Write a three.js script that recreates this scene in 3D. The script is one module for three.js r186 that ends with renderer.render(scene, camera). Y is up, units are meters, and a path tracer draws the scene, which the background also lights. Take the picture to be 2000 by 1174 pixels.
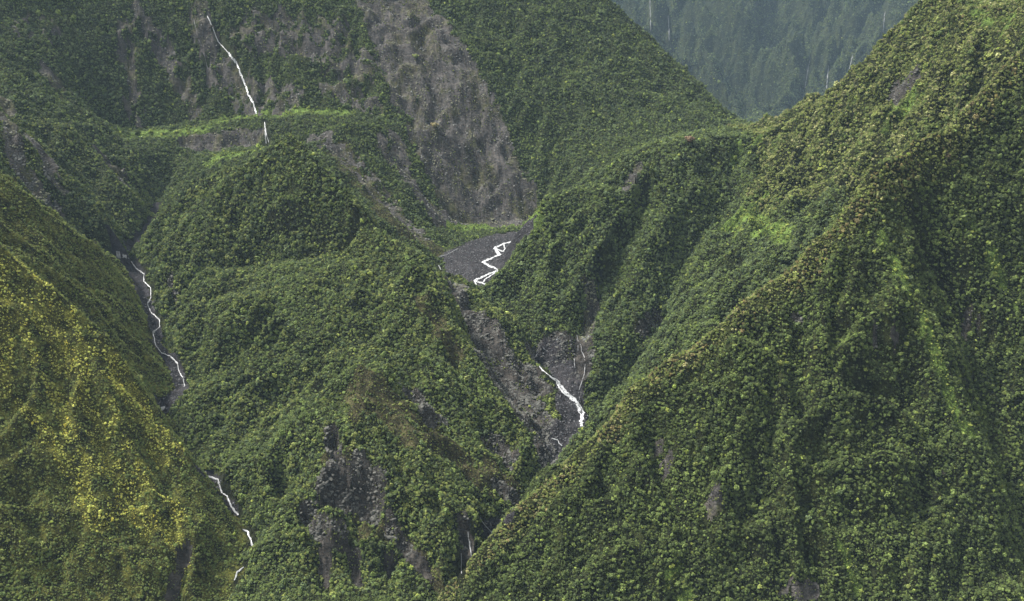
import * as THREE from 'three';
import { mergeGeometries, mergeVertices } from 'three/addons/utils/BufferGeometryUtils.js';
import { createNoise2D, createNoise3D } from 'simplex-noise';

// ---------------------------------------------------------------- camera, sky, sun, exposure
const scene = new THREE.Scene();
const CAM_Y = 700, PITCH = 22 * Math.PI / 180, PX = 2000, PY = 1174, FOV = 35;
const FOC = PY / 2 / Math.tan(FOV / 2 * Math.PI / 180);
const camera = new THREE.PerspectiveCamera(FOV, PX / PY, 1, 9000);
camera.position.set(0, CAM_Y, 0);
camera.rotation.set(-PITCH, 0, 0);
scene.add(camera);

const renderer = new THREE.WebGLRenderer({ antialias: true });
renderer.setSize(1024, 601);
renderer.toneMapping = THREE.LinearToneMapping;
renderer.toneMappingExposure = 3.4;
renderer.shadowMap.enabled = true;

// an overcast sky, brightest overhead and a little brighter round the veiled sun
const SUN = new THREE.Vector3(-0.5, 0.83, -0.16).normalize();
{
  const W = 256, H = 128, d = new Float32Array(W * H * 4);
  for (let j = 0; j < H; j++) for (let i = 0; i < W; i++) {
    const el = ((j + 0.5) / H - 0.5) * Math.PI, az = ((i + 0.5) / W - 0.5) * 2 * Math.PI;
    const y = Math.sin(el), x = Math.cos(az) * Math.cos(el), z = Math.sin(az) * Math.cos(el);
    const cs = x * SUN.x + y * SUN.y + z * SUN.z;
    let L = y > 0 ? (1 + 2 * y) / 3 : 0.3;
    L = L * 0.48 + 0.4 * Math.pow(Math.max(0, cs), 5) * (y > 0 ? 1 : 0);
    const k = (j * W + i) * 4;
    d[k] = L * 0.97; d[k + 1] = L * 0.99; d[k + 2] = L * 1.0; d[k + 3] = 1;
  }
  const t = new THREE.DataTexture(d, W, H, THREE.RGBAFormat, THREE.FloatType);
  t.mapping = THREE.EquirectangularReflectionMapping; t.magFilter = t.minFilter = THREE.LinearFilter; t.needsUpdate = true;
  scene.background = t; scene.environment = t;
}
const sun = new THREE.DirectionalLight(new THREE.Color(1, 0.95, 0.9), 3.4);
sun.position.copy(SUN).multiplyScalar(2500).add(new THREE.Vector3(0, 0, -1500)); sun.target.position.set(0, 100, -1500);
sun.castShadow = true; sun.shadow.radius = 18; sun.shadow.mapSize.set(4096, 4096);
Object.assign(sun.shadow.camera, { left: -1800, right: 1800, top: 1800, bottom: -1800, near: 10, far: 6000 });
scene.add(sun, sun.target);
scene.fog = new THREE.FogExp2(new THREE.Color(0.55, 0.78, 1.0), 0.000017);

// ---------------------------------------------------------------- helpers
function rng(seed) { let a = seed >>> 0; return () => { a |= 0; a = a + 0x6D2B79F5 | 0; let t = Math.imul(a ^ a >>> 15, 1 | a); t = t + Math.imul(t ^ t >>> 7, 61 | t) ^ t; return ((t ^ t >>> 14) >>> 0) / 4294967296; }; }
const n2 = createNoise2D(rng(11)), n2b = createNoise2D(rng(23)), n2c = createNoise2D(rng(37)), n3 = createNoise3D(rng(5));
const fbm = (f, x, y, o = 4) => { let s = 0, a = 0.5; for (let i = 0; i < o; i++) { s += a * f(x, y); x = x * 2.03 + 11.3; y = y * 2.03 - 7.1; a *= 0.5; } return s; };
const clamp = (x, a, b) => x < a ? a : x > b ? b : x, lerp = (a, b, t) => a + (b - a) * t, sstep = (a, b, x) => { const t = clamp((x - a) / (b - a), 0, 1); return t * t * (3 - 2 * t); };
const cosP = Math.cos(PITCH), sinP = Math.sin(PITCH);
const used = {};
function named(o, name) { used[name] = (used[name] ?? -1) + 1; o.name = used[name] ? name + '_' + String(used[name]).padStart(3, '0') : name; return o; }
function tag(o, label, category, kind, group) { o.userData.label = label; if (category) o.userData.category = category; if (kind) o.userData.kind = kind; if (group) o.userData.group = group; return o; }
// a line of sight of the survey photograph at a plan distance D: where a survey point stands
function at(px, py, D) {
  const u = (px - PX / 2) / FOC, v = (PY / 2 - py) / FOC, dz = cosP + v * sinP;
  return [u * D / dz, CAM_Y + D * (-sinP + v * cosP) / dz, D];
}

// ---------------------------------------------------------------- the survey: crests (with the hill they belong to) and valley lines
const lines = [];
// surveyed points joined by a line that wanders a little, as crests and gullies do
function wander(p, amp) {
  const out = [p[0]];
  for (let k = 0; k + 1 < p.length; k++) {
    const a = p[k], b = p[k + 1], len = Math.hypot(b[0] - a[0], b[2] - a[2]), n = Math.max(1, Math.round(len / 16)), f = Math.min(1, len / 60);
    for (let i = 1; i <= n; i++) { const t = i / n, e = Math.sin(Math.PI * t) * f, x = lerp(a[0], b[0], t), d = lerp(a[2], b[2], t); out.push([x + e * amp * fbm(n2, x / 45, d / 45 + 3, 3) * 2, lerp(a[1], b[1], t) + e * amp * 0.55 * fbm(n2c, x / 28, d / 28, 3) * 2, d + e * amp * fbm(n2b, x / 45, d / 45, 3) * 2]); }
  }
  return out;
}
const L = (hill, ...pts) => lines.push({ hill, p: wander(pts.map((q) => at(...q)), 9) });
const V = (...pts) => lines.push({ hill: null, p: wander(pts.map((q) => at(...q)), 11) });
// near right ridge
L('R', [800, 1230, 790], [860, 1174, 805], [1000, 1000, 850], [1150, 860, 890], [1290, 720, 930], [1400, 640, 950], [1500, 560, 975], [1620, 450, 1000], [1690, 370, 1020], [1705, 320, 1030], [1830, 260, 1060], [1900, 210, 1090], [1960, 130, 1120], [2000, 100, 1140], [2100, 0, 1200], [2300, -150, 1300]);
L('R', [1695, 380, 1010], [1760, 530, 960], [1850, 680, 905], [1890, 800, 875], [1930, 900, 850], [1990, 1050, 815], [2020, 1174, 790]);
L('R', [1850, 270, 1060], [1900, 380, 1035], [1960, 520, 1000], [2010, 640, 965], [2080, 800, 920], [2150, 1000, 850]);
L('R', [1295, 730, 925], [1330, 850, 870], [1350, 980, 820], [1370, 1174, 765]);
V([1780, 460, 1015], [1850, 606, 990], [1902, 725, 940], [1936, 856, 895], [1988, 985, 848], [2040, 1125, 808]);
V([860, 1260, 770], [1000, 1190, 775], [1200, 1190, 762], [1400, 1210, 750], [1700, 1210, 745], [2000, 1220, 730], [2300, 1250, 700]);
// ridge beyond the near one, upper right
L('U', [2150, -120, 1240], [2060, -40, 1260], [2000, 10, 1290], [1975, 32, 1310], [1925, 35, 1350], [1900, 15, 1400], [1855, -8, 1460], [1800, 0, 1500], [1740, 60, 1520], [1660, 150, 1560], [1600, 210, 1600], [1530, 248, 1650], [1450, 264, 1700]);
L('U', [1790, 10, 1495], [1740, 180, 1440], [1660, 300, 1400], [1590, 380, 1360]);
V([1900, 285, 1265], [1820, 335, 1245], [1700, 425, 1215], [1600, 520, 1170]);
// middle hill
L('M', [1450, 264, 1700], [1400, 262, 1650], [1340, 275, 1600], [1220, 300, 1580], [1150, 360, 1540], [1060, 390, 1500], [1040, 440, 1480], [990, 520, 1440], [958, 566, 1408]);
L('M', [1300, 290, 1580], [1230, 370, 1500], [1180, 450, 1430], [1140, 530, 1375], [1090, 610, 1330], [1050, 670, 1295]);
L('M', [1345, 280, 1595], [1310, 400, 1480], [1260, 500, 1400], [1215, 590, 1335], [1190, 680, 1265]);
V([1266, 379, 1530], [1238, 462, 1458], [1166, 577, 1392], [1140, 660, 1316]);
V([1440, 325, 1600], [1420, 405, 1512], [1330, 525, 1420], [1282, 645, 1312], [1212, 770, 1222], [1150, 827, 1142]);
L('S', [1590, 400, 1350], [1470, 500, 1260], [1360, 610, 1200], [1265, 710, 1150], [1190, 790, 1105]);
V([1560, 560, 1150], [1450, 655, 1112], [1300, 770, 1082], [1190, 875, 1045], [1100, 950, 1005]);
// river and gorge
V([1080, 440, 1770], [1000, 470, 1690], [960, 520, 1560], [930, 560, 1450], [960, 590, 1400], [1040, 670, 1310], [1060, 700, 1285], [1110, 770, 1190], [1145, 830, 1135], [1090, 885, 1080], [1000, 1000, 968], [960, 1040, 935], [890, 1170, 840], [800, 1230, 800]);
V([870, 480, 1640], [880, 530, 1520], [920, 560, 1450]);
V([870, 455, 1720], [940, 450, 1740], [1040, 440, 1770]);
// central hill: summit ridge, right edge, front spurs
L('W', [560, 296, 1640], [470, 298, 1690], [400, 300, 1730]);
V([560, 320, 1570], [500, 322, 1575], [440, 355, 1580], [380, 395, 1590], [310, 425, 1600]);
V([600, 330, 1590], [640, 370, 1570], [700, 445, 1520], [770, 515, 1470], [850, 550, 1430]);
L('C', [560, 266, 1480], [490, 315, 1485], [420, 372, 1480], [350, 440, 1468]);
L('C', [560, 266, 1480], [600, 292, 1455], [650, 350, 1410], [720, 430, 1355], [760, 470, 1325], [820, 490, 1290], [850, 530, 1268], [880, 600, 1220], [930, 700, 1160], [1000, 800, 1100], [1050, 880, 1062]);
L('C', [560, 266, 1480], [535, 340, 1458], [500, 420, 1428], [455, 500, 1395]);
V([430, 530, 1400], [520, 512, 1388], [600, 503, 1378], [690, 488, 1366], [745, 478, 1345]);
L('C', [820, 490, 1290], [740, 502, 1300], [660, 508, 1318], [560, 560, 1282], [470, 582, 1240], [425, 650, 1190]);
L('C', [560, 560, 1282], [585, 620, 1215], [600, 660, 1175]);
V([360, 748, 1172], [400, 735, 1172], [480, 712, 1168], [560, 700, 1165], [650, 690, 1150], [740, 690, 1130]);
L('C', [740, 502, 1300], [760, 570, 1230], [790, 640, 1170], [850, 720, 1110]);
L('C', [700, 710, 1055], [640, 756, 1045], [560, 820, 1030], [485, 880, 1005], [440, 918, 985]);
V([650, 718, 1145], [560, 785, 1105], [490, 845, 1065], [430, 895, 1020]);
L('C', [700, 710, 1055], [760, 800, 1010], [850, 900, 962], [935, 1000, 920], [920, 1060, 880]);
L('C', [700, 710, 1055], [640, 820, 1000], [600, 920, 950], [555, 1000, 905], [510, 1070, 868]);
V([780, 680, 1150], [800, 770, 1085], [880, 830, 1055], [960, 920, 1000], [1000, 985, 968]);
L('K', [855, 530, 1390], [900, 560, 1370], [950, 590, 1340], [1020, 645, 1285], [1050, 700, 1240], [1080, 760, 1190], [1095, 800, 1150]);
V([870, 560, 1325], [905, 640, 1290], [940, 700, 1240], [1000, 785, 1168], [1070, 872, 1083]);
V([500, 1100, 850], [600, 1150, 830], [700, 1160, 825], [830, 1180, 815]);
// left stream
V([330, 360, 1750], [305, 400, 1660], [290, 450, 1560], [245, 500, 1470], [280, 550, 1400], [305, 640, 1290], [350, 740, 1173], [320, 800, 1114], [385, 920, 1015], [430, 960, 980], [490, 1050, 910], [465, 1130, 845], [420, 1200, 800], [400, 1300, 700], [560, 1330, 690], [800, 1330, 690]);
// left slope
L('Y', [-200, 200, 1200], [0, 345, 1205], [110, 425, 1225], [190, 480, 1265], [238, 535, 1330]);
L('Y', [-200, 320, 1000], [0, 480, 1000], [150, 600, 1000], [230, 690, 990], [305, 795, 980], [374, 920, 935], [384, 1000, 885], [375, 1060, 845], [355, 1110, 825]);
V([-150, 1260, 690], [0, 1200, 735], [200, 1200, 755], [330, 1200, 775]);
L('Y', [440, 1040, 890], [420, 1090, 862], [400, 1150, 830]);
V([385, 1080, 838], [350, 1174, 795]);
// spur beyond the left slope
L('P', [-80, 170, 1520], [30, 240, 1500], [100, 310, 1480], [200, 430, 1445], [245, 485, 1450]);
V([-60, 230, 1470], [0, 270, 1440], [40, 350, 1420], [150, 455, 1415], [232, 508, 1445]);
L('P', [130, 240, 1640], [200, 320, 1600], [260, 400, 1560]);
V([60, 240, 1620], [170, 360, 1560], [240, 450, 1520]);
// terrace and the walls behind
L('W', [250, 275, 1840], [330, 262, 1850], [420, 256, 1850], [510, 246, 1845], [600, 240, 1830], [700, 240, 1830], [780, 262, 1850]);
V([380, 300, 1800], [510, 288, 1795], [590, 285, 1780]);
V([200, 262, 1880], [330, 245, 1910], [420, 232, 1900], [510, 222, 1890], [600, 215, 1885], [700, 218, 1885], [770, 235, 1890]);
L('W', [640, 262, 1790], [700, 350, 1715], [790, 430, 1650], [850, 480, 1600]);
L('W', [780, 262, 1850], [835, 350, 1800], [880, 425, 1755]);
V([730, 300, 1790], [790, 390, 1720], [860, 470, 1640]);
V([840, 300, 1850], [870, 380, 1800], [900, 432, 1780]);
V([870, 440, 1772], [950, 432, 1790], [1055, 425, 1810]);
L('W', [-150, 0, 1830], [100, 0, 2000], [300, 0, 2040], [500, 0, 2060], [700, 0, 2130], [900, 0, 2170], [1050, 0, 2230], [1190, 0, 2300]);
L('W', [-150, -180, 1950], [200, -180, 2130], [600, -180, 2180], [1000, -150, 2300], [1120, -70, 2330], [1190, 0, 2300], [1250, 50, 2285], [1310, 110, 2250], [1370, 160, 2200], [1402, 200, 2150], [1420, 248, 2090]);
L('W', [830, 0, 2150], [930, 100, 2040], [970, 190, 1970], [1010, 290, 1900], [1050, 390, 1830]);
V([1240, 290, 1830], [1150, 340, 1790], [1080, 400, 1790], [1055, 425, 1810]);
V([1420, 262, 2000], [1330, 262, 1900], [1240, 290, 1830]);
L('W', [0, 110, 1760], [130, 250, 1680]);
// far mountain
V([1425, 252, 5007], [1480, 258, 5103], [1560, 240, 5140], [1750, 180, 5103], [1900, 120, 4914]);
V([1425, 252, 5007], [1370, 180, 5292], [1310, 110, 5481], [1270, 60, 5670], [1220, 0, 5952]);
L('F', [1150, -60, 6330], [1300, -90, 6426], [1500, -100, 6615], [1800, -100, 6330], [2100, -120, 5859]);
L('F', [1350, 0, 6048], [1310, 70, 5763], [1330, 140, 5518], [1400, 200, 5292], [1440, 240, 5103]);
L('F', [1560, -40, 6330], [1500, 60, 5915], [1460, 160, 5481], [1490, 230, 5216]);
V([1640, 0, 6123], [1580, 90, 5745], [1570, 180, 5405], [1560, 235, 5178]);
L('F', [1740, 0, 5952], [1660, 100, 5632], [1600, 190, 5329]);
V([1100, 120, 2600], [1190, 150, 2500], [1260, 240, 2450], [1330, 310, 2400], [1400, 340, 2330], [1460, 330, 2250], [1600, 300, 2300], [1750, 250, 2300], [1900, 200, 2250]);
V([1250, 290, 2900], [1350, 310, 2900], [1450, 320, 2900], [1560, 310, 2900], [1700, 290, 2900], [1900, 260, 2850]);
V([1250, 270, 3300], [1450, 310, 3250], [1700, 290, 3250]);
V([1200, 260, 4200], [1450, 300, 4200], [1750, 280, 4200]);
V([2200, -100, 1700], [2000, 60, 1700], [1800, 130, 1900], [1600, 260, 1950], [1500, 270, 1900], [1420, 262, 2000]);
L('U', [2300, -200, 1800], [2100, -60, 1950], [1900, -10, 2000], [1850, 40, 2050]);

// ---------------------------------------------------------------- the relief: a taut skin over crests and valleys, then carved by run-off
const X0 = -1400, X1 = 3600, D0 = 560, D1 = 6760, G = 5;
const NX = Math.round((X1 - X0) / G) + 1, ND = Math.round((D1 - D0) / G) + 1;
let Hh, hillAt, lineDist;
// the gravel flat: level across, falling gently down the valley
const flats = [[[858, 492], [900, 466], [960, 452], [1030, 444], [1075, 440], [1010, 480], [975, 530], [960, 562], [930, 570], [890, 556], [862, 530]]].map((f) => f.map(([px, py]) => { const y = lerp(126, 158, clamp((570 - py) / 125, 0, 1)), v = (PY / 2 - py) / FOC, dz = cosP + v * sinP, D = (CAM_Y - y) * dz / (sinP - v * cosP); return at(px, py, D); }));
function inFlat(x, d) { for (const f of flats) { let inside = false; for (let i = 0, j = f.length - 1; i < f.length; j = i++) if ((f[i][2] > d) !== (f[j][2] > d) && x < (f[j][0] - f[i][0]) * (d - f[i][2]) / (f[j][2] - f[i][2]) + f[i][0]) inside = !inside; if (inside) { let s = 0, w = 0; for (const [fx, fy, fd] of f) { const q = 1 / (Math.hypot(fx - x, fd - d) ** 2 + 100); s += q * fy; w += q; } return s / w; } } return null; }
{
  let prev = null, pnx, pnd;
  for (const g of [40, 20, 10, 5]) {
    const nx = Math.round((X1 - X0) / g) + 1, nd = Math.round((D1 - D0) / g) + 1;
    const s = new Float32Array(nx * nd), w = new Float32Array(nx * nd), h = new Float32Array(nx * nd);
    for (const l of lines) for (let k = 0; k + 1 < l.p.length; k++) {
      const [ax, ay, ad] = l.p[k], [bx, by, bd] = l.p[k + 1], n = Math.ceil(Math.hypot(bx - ax, bd - ad) / g * 2.5) + 1;
      for (let i = 0; i <= n; i++) {
        const t = i / n, x = Math.round((lerp(ax, bx, t) - X0) / g), d = Math.round((lerp(ad, bd, t) - D0) / g);
        if (x < 0 || d < 0 || x >= nx || d >= nd) continue;
        s[d * nx + x] += lerp(ay, by, t); w[d * nx + x]++;
      }
    }
    if (g <= 20) for (let d = 0; d < nd; d++) for (let x = 0; x < nx; x++) { const y = inFlat(X0 + x * g, D0 + d * g); if (y !== null) { s[d * nx + x] = y; w[d * nx + x] = 1; } }
    for (let d = 0; d < nd; d++) for (let x = 0; x < nx; x++) {
      const k = d * nx + x;
      if (w[k]) h[k] = s[k] / w[k];
      else if (prev) {
        const fx = Math.min(x / 2, pnx - 1.001), fd = Math.min(d / 2, pnd - 1.001), i = fx | 0, j = fd | 0, a = fx - i, b = fd - j;
        h[k] = lerp(lerp(prev[j * pnx + i], prev[j * pnx + i + 1], a), lerp(prev[(j + 1) * pnx + i], prev[(j + 1) * pnx + i + 1], a), b);
      } else h[k] = 250;
    }
    const om = 1.85, its = prev ? (g === 5 ? 70 : 160) : 500;
    for (let it = 0; it < its; it++) for (let d = 0; d < nd; d++) for (let x = 0; x < nx; x++) {
      const k = d * nx + x;
      if (w[k]) continue;
      const a = h[d * nx + Math.max(0, x - 1)] + h[d * nx + Math.min(nx - 1, x + 1)] + h[Math.max(0, d - 1) * nx + x] + h[Math.min(nd - 1, d + 1) * nx + x];
      h[k] += om * (a / 4 - h[k]);
    }
    prev = h; pnx = nx; pnd = nd;
    if (g === 5) { // metres to the nearest surveyed crest or valley
      const q = new Float32Array(nx * nd); for (let k = 0; k < q.length; k++) q[k] = w[k] ? 0 : 1e4;
      const relax = (k, o, c) => { if (q[k + o] + c < q[k]) q[k] = q[k + o] + c; };
      for (let k = nx + 1; k < q.length; k++) { relax(k, -1, 5); relax(k, -nx, 5); relax(k, -nx - 1, 7.07); relax(k, -nx + 1, 7.07); }
      for (let k = q.length - nx - 2; k >= 0; k--) { relax(k, 1, 5); relax(k, nx, 5); relax(k, nx + 1, 7.07); relax(k, nx - 1, 7.07); }
      lineDist = q;
    }
  }
  Hh = prev;
  // which hill a place belongs to: spreading out from the crests, stopped by the valleys
  const names = [...new Set(lines.map((l) => l.hill).filter(Boolean))];
  hillAt = new Int8Array(NX * ND).fill(-1);
  let q = [];
  for (const pass of [0, 1]) for (const l of lines) {
    if ((l.hill === null) !== (pass === 0)) continue;
    for (let k = 0; k + 1 < l.p.length; k++) {
      const [ax, , ad] = l.p[k], [bx, , bd] = l.p[k + 1], n = Math.ceil(Math.hypot(bx - ax, bd - ad) / 2) + 1;
      for (let i = 0; i <= n; i++) {
        const t = i / n, x = Math.round((lerp(ax, bx, t) - X0) / G), d = Math.round((lerp(ad, bd, t) - D0) / G);
        if (x < 0 || d < 0 || x >= NX || d >= ND) continue;
        const c = d * NX + x;
        if (l.hill === null) hillAt[c] = -2; else if (hillAt[c] !== names.indexOf(l.hill)) { hillAt[c] = names.indexOf(l.hill); q.push(c); }
      }
    }
  }
  for (let pass = 0; pass < 2; pass++) {
    let front = q;
    while (front.length) {
      const next = [];
      for (const c of front) {
        const x = c % NX, d = (c / NX) | 0;
        for (const [ox, od] of [[1, 0], [-1, 0], [0, 1], [0, -1]]) {
          const xx = x + ox, dd = d + od; if (xx < 0 || dd < 0 || xx >= NX || dd >= ND) continue;
          const e = dd * NX + xx;
          if (hillAt[e] === -1 || (pass && hillAt[e] < 0)) { hillAt[e] = hillAt[c]; next.push(e); }
        }
      }
      front = next;
    }
    q = []; for (let c = 0; c < NX * ND; c++) if (hillAt[c] >= 0) q.push(c);
  }
  hillAt.names = names;
}
function height(x, d) {
  const fx = clamp((x - X0) / G, 0, NX - 1.001), fd = clamp((d - D0) / G, 0, ND - 1.001), i = fx | 0, j = fd | 0, a = fx - i, b = fd - j, k = j * NX + i;
  return lerp(lerp(Hh[k], Hh[k + 1], a), lerp(Hh[k + NX], Hh[k + NX + 1], a), b);
}
{ // soften the crests a little, roughen, then let water cut gullies
  const N = NX * ND, tmp = new Float32Array(N);
  const blur = (src, times) => { for (let t = 0; t < times; t++) { tmp.set(src); for (let d = 1; d < ND - 1; d++) for (let x = 1; x < NX - 1; x++) { const k = d * NX + x; src[k] = (tmp[k] * 4 + (tmp[k - 1] + tmp[k + 1] + tmp[k - NX] + tmp[k + NX]) * 2 + tmp[k - NX - 1] + tmp[k - NX + 1] + tmp[k + NX - 1] + tmp[k + NX + 1]) / 16; } } };
    const slope = new Float32Array(N);
  for (let d = 1; d < ND - 1; d++) for (let x = 1; x < NX - 1; x++) { const k = d * NX + x; slope[k] = Math.hypot(Hh[k + 1] - Hh[k - 1], Hh[k + NX] - Hh[k - NX]) / (2 * G); }
  for (let d = 0; d < ND; d++) for (let x = 0; x < NX; x++) {
    const k = d * NX + x, wx = x * G, wd = d * G, s = clamp(slope[k] * 1.4, 0.0, 1) * (0.2 + 0.8 * sstep(0, 38, lineDist[k])) * (hillAt.names[hillAt[k]] === 'Y' ? 0.55 : hillAt.names[hillAt[k]] !== 'W' ? hillAt.names[hillAt[k]] === 'F' ? 2 : 1 : 0.5);
    const ux = wx + 30 * n2b(wx / 160, wd / 160), ud = wd + 30 * n2c(wx / 160, wd / 160);
    if (hillAt.names[hillAt[k]] === 'F') Hh[k] += s * 190 * (0.5 - Math.abs(n2c(ux / 420 + ud / 900, ud / 700)));
    Hh[k] += s * (fbm(n2, wx / 150, wd / 150, 5) * 28 + 34 * (0.5 - Math.abs(n2c(ux / 105, ud / 105))) + 15 * (0.5 - Math.abs(n2b(ux / 42, ud / 42))));
  }
  const order = new Uint32Array(N); for (let i = 0; i < N; i++) order[i] = i;
  order.sort((a, b) => Hh[b] - Hh[a]);
  const A = new Float32Array(N).fill(1), cut = new Float32Array(N);
  for (const k of order) {
    const x = k % NX, d = (k / NX) | 0; let best = -1, bs = 0;
    for (let od = -1; od <= 1; od++) for (let ox = -1; ox <= 1; ox++) {
      const xx = x + ox, dd = d + od; if ((!ox && !od) || xx < 0 || dd < 0 || xx >= NX || dd >= ND) continue;
      const e = dd * NX + xx, g = (Hh[k] - Hh[e]) / (ox && od ? 1.414 : 1); if (g > bs) { bs = g; best = e; }
    }
    if (best >= 0) A[best] += A[k];
    cut[k] = Math.min(22, 3 * Math.log2(A[k] + 1)) * clamp(slope[k] * 1.6, 0, 1) * (0.25 + 0.75 * sstep(0, 30, lineDist[k]));
  }
  blur(cut, 2);
  for (let k = 0; k < N; k++) Hh[k] -= cut[k] - 3.5 * sstep(0, 30, lineDist[k]);
}
// where a line of sight first meets the ground
function hit(px, py, from = 640) {
  const u = (px - PX / 2) / FOC, v = (PY / 2 - py) / FOC, dz = cosP + v * sinP, ux = u / dz, uy = (-sinP + v * cosP) / dz;
  for (let D = from; D < D1; D += 2) if (CAM_Y + uy * D < height(ux * D, D)) {
    let a = D - 2, b = D; for (let i = 0; i < 8; i++) { const m = (a + b) / 2; if (CAM_Y + uy * m < height(ux * m, m)) b = m; else a = m; }
    return [ux * b, height(ux * b, b), b];
  }
  return null;
}
// ---------------------------------------------------------------- what covers the ground: fields over the plan
const N = NX * ND;
const fields = {}; for (const f of ['bed', 'scree', 'dark', 'grass', 'bright', 'yellow', 'brown', 'clear', 'dig']) fields[f] = new Float32Array(N);
function splat(f, x, d, r, s) {
  const F = fields[f], R = Math.ceil(r / G) + 1, ix = Math.round((x - X0) / G), id = Math.round((d - D0) / G);
  for (let b = id - R; b <= id + R; b++) for (let a = ix - R; a <= ix + R; a++) {
    if (a < 0 || b < 0 || a >= NX || b >= ND) continue;
    const dd = Math.hypot(X0 + a * G - x, D0 + b * G - d) / r; if (dd >= 1) continue;
    const k = b * NX + a; F[k] = Math.max(F[k], s * (1 - sstep(0.45, 1, dd)));
  }
}
const trace = (pts, step, from) => { const out = []; for (let k = 0; k < pts.length - 1 || k === 0; k++) { const a = pts[k], b = pts[k + 1] ?? a, n = Math.max(1, Math.ceil(Math.hypot(b[0] - a[0], b[1] - a[1]) / step)); for (let i = 0; i < n + (k >= pts.length - 2 ? 1 : 0); i++) { const h = hit(lerp(a[0], b[0], i / n), lerp(a[1], b[1], i / n), from); if (h) out.push(h); } } return out; };
function stroke(f, r, s, ...pts) { for (const h of trace(pts, 8)) splat(f, h[0], h[2], r, s); }
// clefts and hollows are dug first
const DIG = (r, depth, ...pts) => { for (const h of trace(pts, 6)) splat('dig', h[0], h[2], r, depth); };
DIG(12, 18, [1885, 630], [1925, 640]); DIG(9, 12, [1690, 655], [1750, 668]); DIG(9, 10, [1550, 628], [1590, 632]); DIG(9, 10, [1630, 640], [1665, 640]);
DIG(16, 12, [1245, 640], [1285, 625]); DIG(16, 10, [1145, 545], [1150, 580]); DIG(16, 12, [1440, 520], [1455, 515]);
DIG(17, 26, [650, 965], [690, 970], [730, 985]); DIG(10, 20, [650, 850], [660, 880], [668, 905]); DIG(12, 12, [600, 1010], [625, 1025]); DIG(12, 14, [755, 1010], [790, 1060]);
DIG(11, 12, [368, 1068], [350, 1120], [330, 1174]); DIG(14, 10, [1810, 940], [1835, 938]); DIG(22, 10, [1740, 180], [1790, 165]); DIG(20, 9, [1850, 240], [1880, 235]);
DIG(10, 8, [1285, 850], [1300, 960]); DIG(11, 9, [800, 770], [840, 810]); DIG(9, 8, [965, 870], [1000, 900]); DIG(10, 9, [970, 945], [1005, 980]);
DIG(12, 12, [632, 1090], [640, 1150]); DIG(11, 12, [690, 1090], [700, 1140]); DIG(10, 10, [762, 1090], [765, 1130]); DIG(13, 12, [905, 1050], [915, 1085]);
DIG(30, 14, [1040, 690], [1120, 680]); DIG(22, 10, [1010, 660], [1040, 740]); DIG(16, 12, [360, 276], [415, 280], [500, 274]);
for (let k = 0; k < N; k++) Hh[k] -= fields.dig[k];
// bare and coloured ground
stroke('bed', 18, 1, [1030, 450], [1000, 458]); stroke('bed', 40, 1, [975, 490], [955, 500], [950, 530]); stroke('bed', 34, 1, [980, 468], [950, 475], [890, 500], [900, 530], [940, 540]); stroke('bed', 30, 1, [1000, 470], [960, 520], [935, 555]);
stroke('bed', 26, 1, [1065, 700], [1100, 730], [1115, 760], [1110, 800], [1130, 830], [1080, 860]); stroke('bed', 12, 1, [1085, 880], [1065, 910]); stroke('bed', 9, 1, [1000, 1000], [950, 1045]);
stroke('bed', 19, 1, [235, 498], [260, 530], [280, 580]); stroke('bed', 13, 1, [235, 500], [255, 520], [275, 570], [295, 620], [310, 670], [345, 730], [355, 760], [320, 797]); stroke('bed', 9, 1, [305, 400], [295, 440], [265, 475], [240, 495]);
stroke('bed', 6, 1, [390, 922], [430, 940], [425, 960], [460, 1000]);
stroke('scree', 85, 1, [790, 30], [840, 130], [880, 230], [930, 330], [980, 395]); stroke('scree', 60, 1, [840, 60], [900, 150], [930, 220], [960, 300], [1010, 390]); stroke('scree', 50, 1, [830, 250], [870, 340], [890, 410]); stroke('scree', 40, .9, [720, 10], [760, 90], [790, 200]);
stroke('scree', 40, .62, [560, 80], [640, 110], [720, 130]); stroke('scree', 45, .55, [480, 60], [560, 60], [660, 60]); stroke('scree', 34, .62, [390, 30], [420, 130], [480, 190], [570, 190]); stroke('scree', 28, .6, [640, 170], [730, 210]);
stroke('scree', 22, .62, [270, 20], [310, 90], [345, 140], [380, 215]); stroke('scree', 26, .6, [245, 60], [250, 150], [265, 220]); stroke('scree', 22, .75, [90, 140], [110, 160]); stroke('scree', 30, .45, [40, 60], [100, 50]);
stroke('scree', 20, .95, [365, 285], [430, 280], [505, 270]); stroke('scree', 14, .9, [610, 270], [640, 262]); stroke('scree', 20, .9, [10, 200], [30, 300], [60, 370], [100, 405]); stroke('scree', 18, .8, [60, 270], [90, 300], [110, 360]); stroke('scree', 16, .8, [200, 310], [240, 350]);
stroke('scree', 30, .6, [640, 280], [700, 330], [760, 400], [820, 460]); stroke('scree', 26, .75, [750, 280], [800, 350], [850, 420]); stroke('scree', 18, .9, [770, 265], [785, 290]); stroke('scree', 22, .9, [860, 420], [890, 425]);
stroke('scree', 13, .9, [1245, 330], [1225, 365]); stroke('scree', 16, .9, [1160, 585], [1150, 640], [1140, 690]);
stroke('grass', 38, .8, [660, 300], [720, 380], [800, 460], [850, 480]); stroke('grass', 34, .55, [800, 440], [700, 350]);
stroke('grass', 24, .8, [720, 730], [780, 790], [850, 850], [940, 930]); stroke('grass', 20, .75, [690, 770], [760, 830], [800, 850]); stroke('grass', 16, .9, [960, 910], [1000, 950]); stroke('grass', 18, .8, [830, 590], [860, 640], [890, 690]);
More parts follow.
